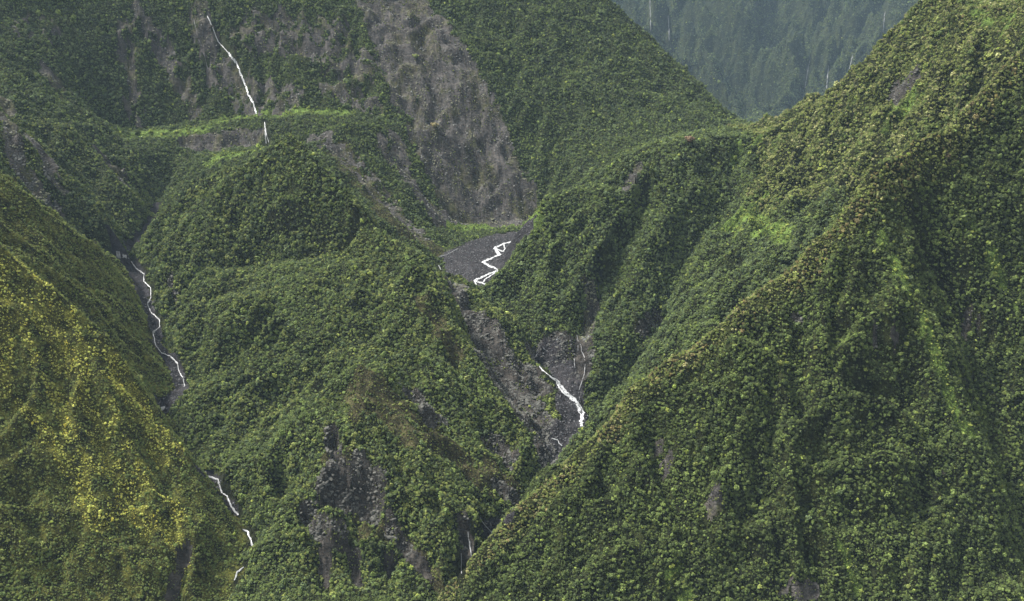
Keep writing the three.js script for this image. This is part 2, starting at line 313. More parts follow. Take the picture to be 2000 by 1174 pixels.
stroke('dark', 13, .9, [790, 770], [830, 800], [860, 820]); stroke('dark', 14, .85, [950, 870], [1000, 905]); stroke('dark', 10, .9, [970, 950], [1005, 982]);
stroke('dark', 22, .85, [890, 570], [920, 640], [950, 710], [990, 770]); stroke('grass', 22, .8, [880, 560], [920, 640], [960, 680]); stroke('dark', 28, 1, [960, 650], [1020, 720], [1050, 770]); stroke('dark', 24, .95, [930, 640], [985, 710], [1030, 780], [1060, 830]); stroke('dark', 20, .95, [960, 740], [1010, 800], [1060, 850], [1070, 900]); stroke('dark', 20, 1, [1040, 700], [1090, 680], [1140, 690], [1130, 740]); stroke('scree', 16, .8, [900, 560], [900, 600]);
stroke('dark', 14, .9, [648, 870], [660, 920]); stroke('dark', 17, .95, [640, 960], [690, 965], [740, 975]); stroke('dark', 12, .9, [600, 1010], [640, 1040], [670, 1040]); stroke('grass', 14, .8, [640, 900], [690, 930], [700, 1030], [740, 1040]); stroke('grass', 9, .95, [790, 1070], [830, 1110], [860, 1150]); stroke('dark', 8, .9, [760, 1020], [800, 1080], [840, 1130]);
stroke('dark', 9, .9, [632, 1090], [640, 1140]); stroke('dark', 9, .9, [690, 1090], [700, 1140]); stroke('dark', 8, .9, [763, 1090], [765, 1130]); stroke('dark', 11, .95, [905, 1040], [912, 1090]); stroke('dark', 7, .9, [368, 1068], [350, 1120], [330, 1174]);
stroke('dark', 7, .7, [1890, 628], [1920, 640]); stroke('dark', 5, .6, [1690, 655], [1750, 665]); stroke('dark', 5, .55, [1550, 628], [1590, 632]); stroke('dark', 11, .8, [1245, 640], [1285, 625]); stroke('dark', 10, .8, [1140, 545], [1148, 570]); stroke('dark', 5, .6, [1810, 940], [1835, 938]); stroke('dark', 14, .7, [1745, 180], [1785, 165]); stroke('dark', 9, .75, [330, 540], [345, 590]);  // clefts take the darker rock colour as painted shade of their undercuts
stroke('scree', 9, .7, [1290, 880], [1305, 930]); stroke('scree', 10, .65, [1390, 990], [1400, 970]); stroke('scree', 11, .5, [1500, 1130], [1590, 1160], [1560, 1120]); stroke('scree', 6, .6, [1880, 660], [1960, 660]);
stroke('bright', 26, .95, [880, 450], [930, 440], [1000, 437], [1040, 432]); stroke('bright', 24, 1, [1470, 425], [1490, 450], [1525, 460]); stroke('bright', 20, 1, [1420, 440], [1450, 430]); stroke('bright', 20, .7, [1430, 440], [1480, 405]);
stroke('bright', 26, .75, [240, 265], [330, 262], [400, 250]); stroke('bright', 20, .8, [420, 238], [500, 226], [600, 218], [680, 222]); stroke('bright', 30, .5, [1470, 280], [1440, 310]); stroke('bright', 24, .5, [1740, 220], [1790, 190]); stroke('bright', 30, .75, [420, 308], [470, 300], [520, 292]);
stroke('bright', 8, .62, [1720, 460], [1790, 590], [1850, 760], [1870, 810], [1900, 850]); stroke('bright', 8, .55, [1640, 1060], [1680, 1150]); stroke('bright', 8, .6, [1900, 440], [1940, 510], [1985, 600]); stroke('bright', 12, .6, [1310, 1140], [1340, 1174]); stroke('bright', 12, .7, [1900, 10], [1930, 40], [1975, 36]);
// yellow-green shrubs of the left slope
stroke('yellow', 26, .55, [20, 500], [120, 620], [220, 720], [330, 880]); stroke('yellow', 34, .5, [60, 650], [180, 800], [280, 950], [340, 1040]); stroke('yellow', 30, .5, [20, 600], [100, 720], [160, 850], [200, 1000]);
stroke('yellow', 9, 1, [45, 590], [80, 640], [130, 680]); stroke('yellow', 8, 1, [150, 780], [165, 790]); stroke('yellow', 10, 1, [215, 740], [280, 800], [320, 900]); stroke('yellow', 11, 1, [110, 880], [160, 950], [185, 1020]); stroke('yellow', 10, 1, [225, 920], [250, 1000], [310, 1020]); stroke('yellow', 14, 1, [335, 1040], [350, 1080]); stroke('yellow', 8, 1, [40, 800], [75, 815], [110, 880]); stroke('yellow', 9, 1, [0, 560], [10, 700], [5, 760]); stroke('yellow', 9, 1, [255, 760], [290, 830], [310, 880]); stroke('yellow', 9, 1, [150, 680], [160, 720]); stroke('yellow', 8, 1, [365, 1085], [350, 1130]);
// rusty bushes along the near crest
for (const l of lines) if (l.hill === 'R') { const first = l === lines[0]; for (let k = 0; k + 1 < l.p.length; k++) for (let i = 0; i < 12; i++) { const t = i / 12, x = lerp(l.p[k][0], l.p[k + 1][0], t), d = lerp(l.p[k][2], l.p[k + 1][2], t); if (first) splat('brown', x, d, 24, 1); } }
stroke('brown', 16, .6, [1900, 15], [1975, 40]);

// white water: where it runs, so that nothing grows on it
const spread = (pts, step) => pts.flatMap((a, k) => { const b = pts[k + 1] ?? a, n = Math.max(1, Math.ceil(Math.hypot(b[0] - a[0], b[1] - a[1]) / step)); return Array.from({ length: n }, (_, i) => [lerp(a[0], b[0], i / n), lerp(a[1], b[1], i / n)]); });
function onFlat([px, py]) { const y = lerp(126, 158, clamp((570 - py) / 125, 0, 1)), v = (PY / 2 - py) / FOC, dz = cosP + v * sinP; return at(px, py, (CAM_Y - y) * dz / (sinP - v * cosP)); }
const waters = [
  ['braided_river', 'white braided river zigzagging across the dark gravel flat', 'river', [
    [3.4, [1008, 469], [986, 475], [966, 484], [975, 497], [964, 501], [943, 509.5], [957, 518], [975, 526.5], [957, 534.5], [936, 543.5], [926, 547], [954, 556]],
    [1.7, [984, 476], [986, 486], [983, 492], [975, 488], [966, 484]], [1.5, [946, 510], [955, 520], [962, 522]], [1.2, [970, 486], [976, 496]],
    [1.5, [974, 527], [961, 538], [947, 545], [944, 550]], [1.3, [927, 549], [932, 559], [941, 568]]]],
  ['rill', 'faint rill along the far bank of the gravel flat', 'stream', [[0.7, [857, 502], [872, 498.7], [895, 486]]]],
  ['rill', 'short white rill at the left edge of the gravel flat', 'stream', [[0.9, [857, 519], [861, 528]]]],
  ['rapids', 'broad white rapids tumbling down the dark gorge', 'rapids', [
    [2.8, [1074, 735], [1090, 746], [1100, 760], [1114, 775], [1127, 786], [1131, 801], [1136, 814], [1136, 834]],
    [2.4, [1086, 745], [1097, 765], [1108, 774], [1122, 784]], [2, [1120, 777], [1131, 790], [1140, 806], [1134, 822]], [0.7, [1047, 706], [1059, 724], [1074, 735]]]],
  ['trickle', 'thin white trickle among the boulders below the rapids', 'stream', [[0.8, [1078, 857], [1090, 861], [1092, 867], [1098, 872]]]],
  ['waterfall', 'twin thread waterfall down the dark wall of the gorge', 'waterfall', [[0.55, [1127, 656], [1129, 667], [1129, 687]], [0.6, [1130, 667], [1135, 677], [1136, 687], [1141, 697], [1143, 711], [1141, 732], [1131, 763]], [0.5, [1121, 701], [1123, 720]]]],
  ['trickle', 'thin tan trickle at the narrow mouth of the gorge', 'stream', [[0.6, [938, 1014], [948, 1028], [961, 1042], [953, 1052]]]],
  ['waterfall', 'slender waterfall in a dark slot beside the gorge mouth', 'waterfall', [[0.7, [914, 1040], [918, 1070], [922, 1095]]]],
  ['waterfall', 'short thread waterfall left of the dark slot', 'waterfall', [[0.5, [901, 1082], [901, 1122]]]],
  ['stream', 'winding white stream on the gravel of the left ravine', 'stream', [[0.85, [227, 497], [250, 504], [266, 525], [281, 536], [281, 550], [294, 563], [295, 582], [288, 595], [295, 611], [311, 625], [312, 640], [299, 650], [304, 675], [315, 690], [333, 697], [347, 711], [349, 725], [358, 740], [361, 756]]]],
  ['stream', 'short piece of stream showing above the yellow spur', 'stream', [[1.1, [310, 804], [322, 796]]]],
  ['stream', 'white bend of stream emerging from behind the yellow slope', 'stream', [[1.0, [388, 921], [405, 931], [426, 938], [429, 950], [433, 963], [443, 970], [450, 986], [458, 1000], [466, 1007]]]],
  ['stream', 'white run of stream among trees left of the cliffs', 'stream', [[1.15, [474, 1035], [483, 1039], [490, 1056], [494, 1068]]]],
  ['stream', 'curved white strand of stream lowest in the left ravine', 'stream', [[1.0, [476, 1109], [464, 1118], [458, 1135]]]],
  ['waterfall', 'long white waterfall down the left back wall', 'waterfall', [[1.3, [405, 32], [415, 54], [426, 82]], [1.7, [446, 104], [461, 123], [474, 154], [485, 186], [495, 204], [501, 223]], [0.5, [426, 82], [446, 104]]]],
  ['waterfall', 'short two stranded waterfall over the terrace cliff', 'waterfall', [[0.9, [517, 239], [518, 262], [520, 281]], [0.9, [517, 242], [520, 262], [525, 279]]]],
  ['waterfall', 'faint thin waterfall left of the long white one', 'waterfall', [[0.32, [378, 36], [386, 72], [397, 100], [406, 136]]]],
  ['waterfall', 'bright thin waterfall low on the hazy far wall', 'waterfall', [[3.4, [1618, 132], [1616, 150], [1614, 177]]]],
  ['waterfall', 'pale waterfall highest on the hazy far wall', 'waterfall', [[2.8, [1728, 26], [1726, 46], [1724, 66]]]],
  ['waterfall', 'faint waterfall meeting the crest of the right ridge', 'waterfall', [[2.4, [1665, 111], [1658, 140]]]],
  ['waterfall', 'very faint long thread left of the bright far waterfall', 'waterfall', [[1.8, [1581, 121], [1576, 150], [1572, 175]]]],
  ['waterfall', 'pale thread waterfall in the shaded notch of the far wall', 'waterfall', [[2.0, [1305, 34], [1307, 82]]]],
  ['waterfall', 'faint thread waterfall just behind the long back crest', 'waterfall', [[1.6, [1269, 0], [1271, 64]]]],
];
const foam = new THREE.MeshStandardMaterial({ color: 0xffffff, roughness: 0.4, vertexColors: true });
const waterObjects = [];
for (const [name, label, cat, strands] of waters) {
  const geos = [];
  strands.forEach(([hw0, ...pts], si) => {
    const hw = hw0 * 0.72;
    const raw = name === 'braided_river' ? spread(pts, 2.5).map(onFlat) : trace(pts, 2.5); if (raw.length < 2) return;
    // only follow neighbours: a line of sight that slipped over an edge is dropped
    const runs = [[]]; for (const q of raw) { const p = runs.at(-1).at(-1); if (p && Math.hypot(q[0] - p[0], q[2] - p[2]) > (p[2] > 3500 ? 160 : 45)) runs.push([]); runs.at(-1).push(q); }
    const longest = Math.max(...runs.map((r) => r.length));
    for (const P of runs) {
    if (P.length < 3 || P.length < longest * 0.25) continue;
    const col = [];
    const curve = new THREE.CatmullRomCurve3(P.map((q) => new THREE.Vector3(q[0], 0, q[2])), false, 'centripetal'), len = curve.getLength(), n = Math.max(4, Math.ceil(len / 1.6)), K = 5, pos = [], idx = [];
    for (let i = 0; i <= n; i++) {
      const p = curve.getPointAt(i / n), t = curve.getTangentAt(i / n), sx = -t.z, sd = t.x, m = len * i / n;
      for (let j = 0; j < K; j++) {
        const side = j / (K - 1) * 2 - 1, wob = 0.45 * n2(m / 3 + 7 * si, side * 2 + 31) + 0.4 * n2b(m / 11, side + 5 * si), w = hw * Math.max(0.25, 1 + wob), x = p.x + sx * side * w + 0.6 * hw * n2c(m / 6, si * 3.1), d = p.z + sd * side * w;
        const f = clamp(0.62 + 0.4 * fbm(n2, x / 2.2, d / 2.2, 3) + 0.18 * n2c(m / 8, side) - 0.25 * Math.abs(side), 0.16, 0.88); const dim = /far |faint|pale|tan |thread/.test(label) ? 0.3 : /long white/.test(label) && !/left of/.test(label) ? 0.75 : /stream|waterfall/.test(label) ? 0.5 : 0.66; col.push(f * 0.97 * dim, f * dim, f * 1.01 * dim);
        pos.push(x, height(x, d) + (p.z > 3500 ? 9 : 1.15) - 0.3 * Math.abs(side) + 0.2 * n2(x / 1.5, d / 1.5), -d);
      }
      splat('clear', p.x, p.z, (p.z > 3500 ? 18 : 8.5) + hw, 1);
      if (i < n) for (let j = 0; j < K - 1; j++) { const a = i * K + j; if (n2c(m / 4, j * 9 + si) > 0.5 && hw > 1.2 && (j === 1 || j === 2)) continue; idx.push(a, a + 1, a + K, a + 1, a + K + 1, a + K); }
    }
    const g = new THREE.BufferGeometry(); g.setAttribute('position', new THREE.Float32BufferAttribute(pos, 3)); g.setAttribute('color', new THREE.Float32BufferAttribute(col, 3)); g.setIndex(idx); geos.push(g);
    }
  });
  if (!geos.length) { console.log('no water for', label); continue; }
  const g = mergeGeometries(geos); g.computeVertexNormals();
  const m = named(tag(new THREE.Mesh(g, foam), label, cat, 'structure'), name); waterObjects.push(m); scene.add(m);
}

// ---------------------------------------------------------------- the ground itself
function at5(Fd, x, d) { const fx = clamp((x - X0) / G, 0, NX - 1.001), fd = clamp((d - D0) / G, 0, ND - 1.001), i = fx | 0, j = fd | 0, a = fx - i, b = fd - j, k = j * NX + i; return lerp(lerp(Fd[k], Fd[k + 1], a), lerp(Fd[k + NX], Fd[k + NX + 1], a), b); }
const ragged = (f, x, d) => { const v = at5(fields[f], x, d); return v <= 0 ? 0 : sstep(0.38, 0.60, v * 0.95 + 0.62 * fbm(n2b, x / 26 + 9, d / 26, 4)); };
const hillOf = (x, d) => hillAt.names[hillAt[clamp(Math.round((d - D0) / G), 0, ND - 1) * NX + clamp(Math.round((x - X0) / G), 0, NX - 1)]] ?? 'W';
const steep = (x, d) => Math.hypot(height(x + 4, d) - height(x - 4, d), height(x, d + 4) - height(x, d - 4)) / 8;
const inWedge = (x, d) => Math.abs(x) < 0.6 * d + 110;
// periodic value noise for the two ground textures
function tileNoise(seed, px, py) { const r = rng(seed), t = new Float32Array(px * py).map(() => r()); return (u, v) => { const x = u * px, y = v * py, i = Math.floor(x), j = Math.floor(y), a = x - i, b = y - j, s = a * a * (3 - 2 * a), q = b * b * (3 - 2 * b), g = (m, n) => t[((n % py) + py) % py * px + ((m % px) + px) % px]; return lerp(lerp(g(i, j), g(i + 1, j), s), lerp(g(i, j + 1), g(i + 1, j + 1), s), q); }; }
function texture(size, fn, srgb) {
  const d = new Uint8Array(size * size * 4);
  for (let y = 0; y < size; y++) for (let x = 0; x < size; x++) { const c = fn(x / size, y / size); d.set([c[0] * 255, c[1] * 255, c[2] * 255, 255], (y * size + x) * 4); }
  const t = new THREE.DataTexture(d, size, size, THREE.RGBAFormat); t.wrapS = t.wrapT = THREE.RepeatWrapping; t.magFilter = THREE.LinearFilter; t.minFilter = THREE.LinearMipmapLinearFilter; t.generateMipmaps = true; if (srgb) t.colorSpace = THREE.SRGBColorSpace; t.needsUpdate = true; return t;
}
const ns = [[1, 8, 8], [2, 24, 24], [3, 70, 70], [4, 160, 160]].map((a) => tileNoise(...a)), st = [[5, 40, 4], [6, 110, 9], [7, 10, 60], [8, 6, 26]].map((a) => tileNoise(...a));
const rockV = (u, v) => 0.16 * ns[0](u, v) + 0.2 * ns[1](u, v) + 0.2 * ns[2](u, v) + 0.14 * ns[3](u, v) + 0.12 * st[0](u, v) + 0.08 * st[1](u, v) + 0.1 * st[2](u, v);
const soilV = (u, v) => 0.25 * ns[0](u, v) + 0.25 * ns[1](u, v) + 0.3 * ns[2](u, v) + 0.3 * ns[3](u, v);
const rockT = texture(512, (u, v) => { const k = clamp(0.45 + (rockV(u, v) - 0.5) * 1.3 + 0.25, 0, 1), w = ns[1](v, u); return [k, k * (0.97 - 0.03 * w), k * (0.99 - 0.06 * w)]; }, true);
const rockB = texture(512, (u, v) => { const k = rockV(u, v); return [k, k, k]; });
const soilT = texture(512, (u, v) => { const k = clamp(0.62 + (soilV(u, v) - 0.55) * 1.5, 0, 1); return [k, k, k]; }, true);
const soilB = texture(512, (u, v) => { const k = soilV(u, v); return [k, k, k]; });
const groundMat = new THREE.MeshPhysicalMaterial({ specularIntensity: 0.2, vertexColors: true, roughness: 1, map: soilT, bumpMap: soilB, bumpScale: 2.2 });
const rockMat = new THREE.MeshPhysicalMaterial({ specularIntensity: 0.35, vertexColors: true, roughness: 0.95, map: rockT, bumpMap: rockB, bumpScale: 3.2 });
const groundInfo = {
  R: ['near_ridge', 'steep forested ridge filling the right foreground'], U: ['upper_ridge', 'pale green ridge behind the near one at upper right'], M: ['middle_hill', 'dark forested hill right of the gravel river flat'],
  S: ['side_spur', 'narrow forested spur squeezed behind the near right crest'], C: ['central_hill', 'pointed forested hill standing between the two ravines'], K: ['gorge_wall', 'brown eroded wall left of the gorge'],
  Y: ['left_slope', 'yellow green slope filling the left foreground'], P: ['left_spur', 'small spur beyond the left slope'], W: ['back_wall', 'tall valley wall behind with terrace and waterfalls'], F: ['far_mountain', 'hazy blue far wall at upper right'],
};
const bareInfo = { bed: ['riverbed', 'dark grey gravel beds of the river and streams'], scree: ['landslide_scar', 'bare grey brown scars and eroded rock faces'], dark: ['dark_rock_and_shade', 'dark bare rock faces, and clefts with shade painted into the rock colour'] };
const C = (r, g, b) => new THREE.Color().setRGB(r, g, b);
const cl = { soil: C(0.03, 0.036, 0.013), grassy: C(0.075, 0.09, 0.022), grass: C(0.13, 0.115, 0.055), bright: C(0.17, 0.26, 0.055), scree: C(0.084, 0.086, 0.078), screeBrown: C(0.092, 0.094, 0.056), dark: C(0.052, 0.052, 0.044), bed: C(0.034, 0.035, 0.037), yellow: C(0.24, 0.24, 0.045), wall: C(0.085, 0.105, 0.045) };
{
  const buckets = {};
  const bucket = (key) => buckets[key] ??= { pos: [], col: [], uv: [], idx: [], map: new Map() };
  const c = new THREE.Color(), tc = new THREE.Color();
  function vertex(x, d, seam) {
    const fine = d < 1300 && !seam ? sstep(1300, 1270, d) : 0;
    let y = height(x, d) + fine * 1.1 * fbm(n2c, x / 9, d / 9, 3);
    const rock = Math.max(ragged('scree', x, d), ragged('dark', x, d));
    if (rock > 0.02) y += rock * (2.6 * Math.sin(y / 2.6 + 3 * n2(x / 60, d / 60)) * (0.5 + 0.5 * n2b(x / 45, d / 45)) + (d < 1450 ? 3.4 * (0.5 - Math.abs(n2c(x / 8, d / 30 + y / 40))) + 2.5 * fbm(n2, x / 6, d / 12, 3) : 5 * fbm(n2, x / 16, d / 75, 4)) + 2.4 * fbm(n2c, x / 15, d / 15 + y / 12, 4) - 1.6 * Math.abs(fbm(n2b, x / 11, d / 40, 3)));
    const bed = at5(fields.bed, x, d); if (bed > 0.3) y += 0.3 * fbm(n2, x / 7, d / 7, 3);
    return y;
  }
  function colour(x, d, y, kind) {
    const big = fbm(n2, x / 70 + 50, d / 70, 4), mid = n2b(x / 14, d / 14);
    if (kind === 'bed') { c.copy(cl.bed).multiplyScalar(1 + 0.25 * mid + 0.3 * fbm(n2c, x / 40, d / 12, 3)); return c; }
    if (kind === 'scree') { c.copy(cl.scree).lerp(cl.screeBrown, 0.7 * sstep(0, 0.5, big)).multiplyScalar(1 + 0.28 * mid + 0.35 * fbm(n2c, x / 12, y / 60, 3)); if (mid + big > 0.55) c.lerp(cl.grassy, 0.6); return c; }
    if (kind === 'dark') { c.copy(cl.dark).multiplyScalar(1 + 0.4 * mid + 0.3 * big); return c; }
    c.copy(cl.soil).lerp(cl.grassy, 0.6 * sstep(-0.3, 0.7, big + 0.3 * mid));
    const h = hillOf(x, d);
    if (h === 'W' || h === 'F' || h === 'P') c.lerp(cl.wall, 0.4);
    if (h === 'Y') c.lerp(cl.yellow, 0.3 + 0.3 * mid);
    c.lerp(cl.grass, 0.85 * ragged('grass', x, d) * (0.7 + 0.3 * mid)); c.lerp(cl.bright, 0.85 * ragged('bright', x, d)); c.lerp(cl.yellow, 0.5 * ragged('yellow', x, d));
    return c.multiplyScalar(1 + 0.2 * mid);
  }
  function kindOf(x, d) { if (at5(fields.bed, x, d) + 0.25 * fbm(n2b, x / 15, d / 15, 3) > 0.5) return 'bed'; if (ragged('dark', x, d) > 0.5) return 'dark'; if (ragged('scree', x, d) > 0.5) return 'scree'; return hillOf(x, d); }
  const tri = (key, pts) => {
    const b = bucket(key), bare = key in bareInfo;
    for (const [x, d, seam] of pts) {
      const id = Math.round((x - X0) * 4) * 20000 + Math.round((d - D0) * 4);
      let v = b.map.get(id);
      if (v === undefined) {
        v = b.pos.length / 3; b.map.set(id, v);
        const y = vertex(x, d, seam); colour(x, d, y, key);
        b.pos.push(x, y, -d); b.col.push(c.r, c.g, c.b); b.uv.push(x / (bare ? 90 : 40) + 0.002 * y, (d * 0.62 + y * 0.78) / (bare ? 90 : 40));
      }
      b.idx.push(v);
    }
  };
  const put = (g, dA, dB, wide) => {
    for (let d = dA; d < dB; d += g) for (let x = Math.max(X0, -Math.ceil((0.6 * d + 120) / 10) * 10); x < Math.min(X1, 0.6 * d + 120); x += g) {
      const key = kindOf(x + g / 2, d + g / 2), s = (xx, dd) => dd === 1300;
      const a = [x, d, d === 1300], b = [x + g, d, d === 1300], e = [x, d + g, d + g === 1300], f = [x + g, d + g, d + g === 1300];
      if ((Math.round(x / g) + Math.round(d / g)) & 1) { tri(key, [a, b, e]); tri(key, [b, f, e]); } else { tri(key, [a, b, f]); tri(key, [a, f, e]); }
    }
  };
  put(2.5, 600, 1300); put(5, 1300, 3000); put(10, 3000, 6740);
  let tris = 0;
  for (const [key, b] of Object.entries(buckets)) {
    const g = new THREE.BufferGeometry(); g.setAttribute('position', new THREE.Float32BufferAttribute(b.pos, 3)); g.setAttribute('color', new THREE.Float32BufferAttribute(b.col, 3)); g.setAttribute('uv', new THREE.Float32BufferAttribute(b.uv, 2)); g.setIndex(b.idx); g.computeVertexNormals();
    const bare = bareInfo[key], m = new THREE.Mesh(g, bare ? rockMat : groundMat); tris += b.idx.length / 3;
    m.receiveShadow = m.castShadow = true;
    scene.add(named(tag(m, (bare ?? groundInfo[key])[1], null, 'structure'), (bare ?? groundInfo[key])[0]));
  }
  console.log('ground triangles', tris);
}

// ---------------------------------------------------------------- trees
function crownGeometry(seed, flat = 1) {
  const r = rng(seed), parts = [];
  const blob = (x, y, z, s, sy, det) => {
    const g = mergeVertices(new THREE.IcosahedronGeometry(1, det).deleteAttribute('uv').deleteAttribute('normal')), p = g.attributes.position;
    for (let i = 0; i < p.count; i++) { const k = 1 + 0.38 * n3(p.getX(i) * 1.9 + seed * 3 + x * 9, p.getY(i) * 1.9 + y * 7, p.getZ(i) * 1.9 + z * 9) + (r() - 0.5) * 0.22; p.setXYZ(i, x + p.getX(i) * s * k, y + p.getY(i) * sy * k, z + p.getZ(i) * s * k); }
    parts.push(g);
  };
  blob(0, 0.2, 0, 0.6, 0.55 * flat, 1);
  const n = 13;
  for (let i = 0; i < n; i++) { const a = i * 2.4 + r(), q = 0.12 + 0.74 * Math.sqrt((i + r() * 0.6) / n), s = 0.19 + 0.13 * r(); blob(Math.cos(a) * q, (0.85 - 0.75 * q * q + 0.4 * (r() - 0.5)) * flat, Math.sin(a) * q, s, s * 0.75, 1); }
  const g0 = mergeGeometries(parts), leaves = [], idx = [];
  for (let i = 0; i < 80; i++) { // leafy sprays that break the outline
    const a = r() * 6.283, q = Math.sqrt(r()) * 0.95, x = Math.cos(a) * q, z = Math.sin(a) * q, y = (0.8 - 0.7 * q * q + 0.2 * (r() - 0.3)) * flat, s = 0.1 + 0.12 * r();
    const ax = new THREE.Vector3(r() - 0.5, r() * 0.6, r() - 0.5).normalize(), bx = new THREE.Vector3(r() - 0.5, r() - 0.5, r() - 0.5).cross(ax).normalize();
    const b = leaves.length / 3, o = new THREE.Vector3(x, y, z);
    for (const [u, v] of [[-0.3, 0], [0.5, 0.5], [1.2, 0], [0.5, -0.5]]) { const q2 = o.clone().addScaledVector(ax, u * s).addScaledVector(bx, v * s); leaves.push(q2.x, q2.y, q2.z); }
    idx.push(b, b + 1, b + 2, b, b + 2, b + 3);
  }
  const gl = new THREE.BufferGeometry(); gl.setAttribute('position', new THREE.Float32BufferAttribute(leaves, 3)); gl.setIndex(idx);
  const g = mergeGeometries([g0, gl]); g.computeVertexNormals();
  const col = [], np = 42; let k = [1, 1, 1];
  for (let i = 0; i < g.attributes.position.count; i++) { if (i < g0.attributes.position.count ? i % np === 0 : (i - g0.attributes.position.count) % 4 === 0) { const t = 0.55 + 0.85 * r(); k = [t * (0.92 + 0.2 * r()), t, t * (0.8 + 0.3 * r())]; } col.push(...k); }
  g.setAttribute('color', new THREE.Float32BufferAttribute(col, 3)); return g;
}
const crowns = [crownGeometry(1), crownGeometry(2, 1.25), crownGeometry(3, 0.85), crownGeometry(4, 1.05)];
const trunkGeo = (() => { const g = new THREE.CylinderGeometry(0.05, 0.11, 1.3, 6, 3), parts = [g.translate(0, -0.35, 0)]; for (let i = 0; i < 3; i++) { const l = new THREE.CylinderGeometry(0.02, 0.045, 0.6, 5); l.translate(0, 0.3, 0).rotateZ(0.7).rotateY(i * 2.1).translate(0, 0.1, 0); parts.push(l); } return mergeGeometries(parts); })();
const leafMat = new THREE.MeshPhysicalMaterial({ specularIntensity: 0.35, color: 0xffffff, roughness: 0.8, vertexColors: true }), barkMat = new THREE.MeshStandardMaterial({ roughness: 0.95 }); barkMat.color.setRGB(0.12, 0.1, 0.08);
const pal = {
  deep: [C(0.03, 0.05, 0.012), C(0.044, 0.068, 0.017), C(0.034, 0.056, 0.018)], mid: [C(0.066, 0.106, 0.024), C(0.083, 0.128, 0.03), C(0.055, 0.09, 0.023)],
  olive: [C(0.098, 0.132, 0.03), C(0.09, 0.122, 0.028), C(0.115, 0.146, 0.036)], pale: [C(0.16, 0.18, 0.07), C(0.135, 0.16, 0.05), C(0.18, 0.19, 0.085)], lime: [C(0.14, 0.20, 0.03), C(0.12, 0.17, 0.03), C(0.17, 0.22, 0.04)],
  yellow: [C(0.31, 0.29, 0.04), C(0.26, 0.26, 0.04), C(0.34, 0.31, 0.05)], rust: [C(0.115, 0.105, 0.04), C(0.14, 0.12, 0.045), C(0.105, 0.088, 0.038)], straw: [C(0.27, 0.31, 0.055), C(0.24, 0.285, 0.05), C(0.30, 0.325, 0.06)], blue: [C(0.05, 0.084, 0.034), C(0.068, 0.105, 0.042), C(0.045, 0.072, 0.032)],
};
const mixes = { R: ['deep', 'mid', 'deep', 'mid'], U: ['olive', 'pale', 'olive', 'mid'], M: ['blue', 'mid', 'blue', 'mid'], S: ['blue', 'mid', 'blue', 'mid'], C: ['mid', 'blue', 'mid', 'olive'], K: ['deep', 'olive', 'mid', 'olive'], Y: ['olive', 'mid', 'olive', 'olive'], P: ['mid', 'blue', 'olive', 'blue'], W: ['blue', 'mid', 'blue', 'mid'], F: ['blue', 'blue', 'deep', 'mid'] };
// what can be seen from the photograph's standpoint or a few steps beside it
const VG = 10, vnx = Math.ceil((X1 - X0) / VG) + 1, vnd = Math.ceil((D1 - D0) / VG) + 1, seen = new Uint8Array(vnx * vnd);
for (let j = 0; j < vnd; j++) for (let i = 0; i < vnx; i++) {
  const x = X0 + i * VG, d = D0 + j * VG; if (!inWedge(x, d)) continue;
  const y = height(x, d) + 9;
  for (const ex of [0, -60, 60]) {
    let ok = true; const n = Math.ceil((d - 640) / 12);
    for (let s = 1; s < n; s++) { const t = s / n, dd = lerp(d, 640, t), k = (d - dd) / d, xx = lerp(x, ex, k), yy = lerp(y, CAM_Y + 10, k); if (yy > 690) break; if (height(xx, dd) > yy + 2) { ok = false; break; } }
    if (ok) { seen[j * vnx + i] = ex === 0 ? 2 : Math.max(1, seen[j * vnx + i]); if (ex === 0) break; }
  }
}
const seenAt = (x, d) => seen[clamp(Math.round((d - D0) / VG), 0, vnd - 1) * vnx + clamp(Math.round((x - X0) / VG), 0, vnx - 1)];
const trees = [];
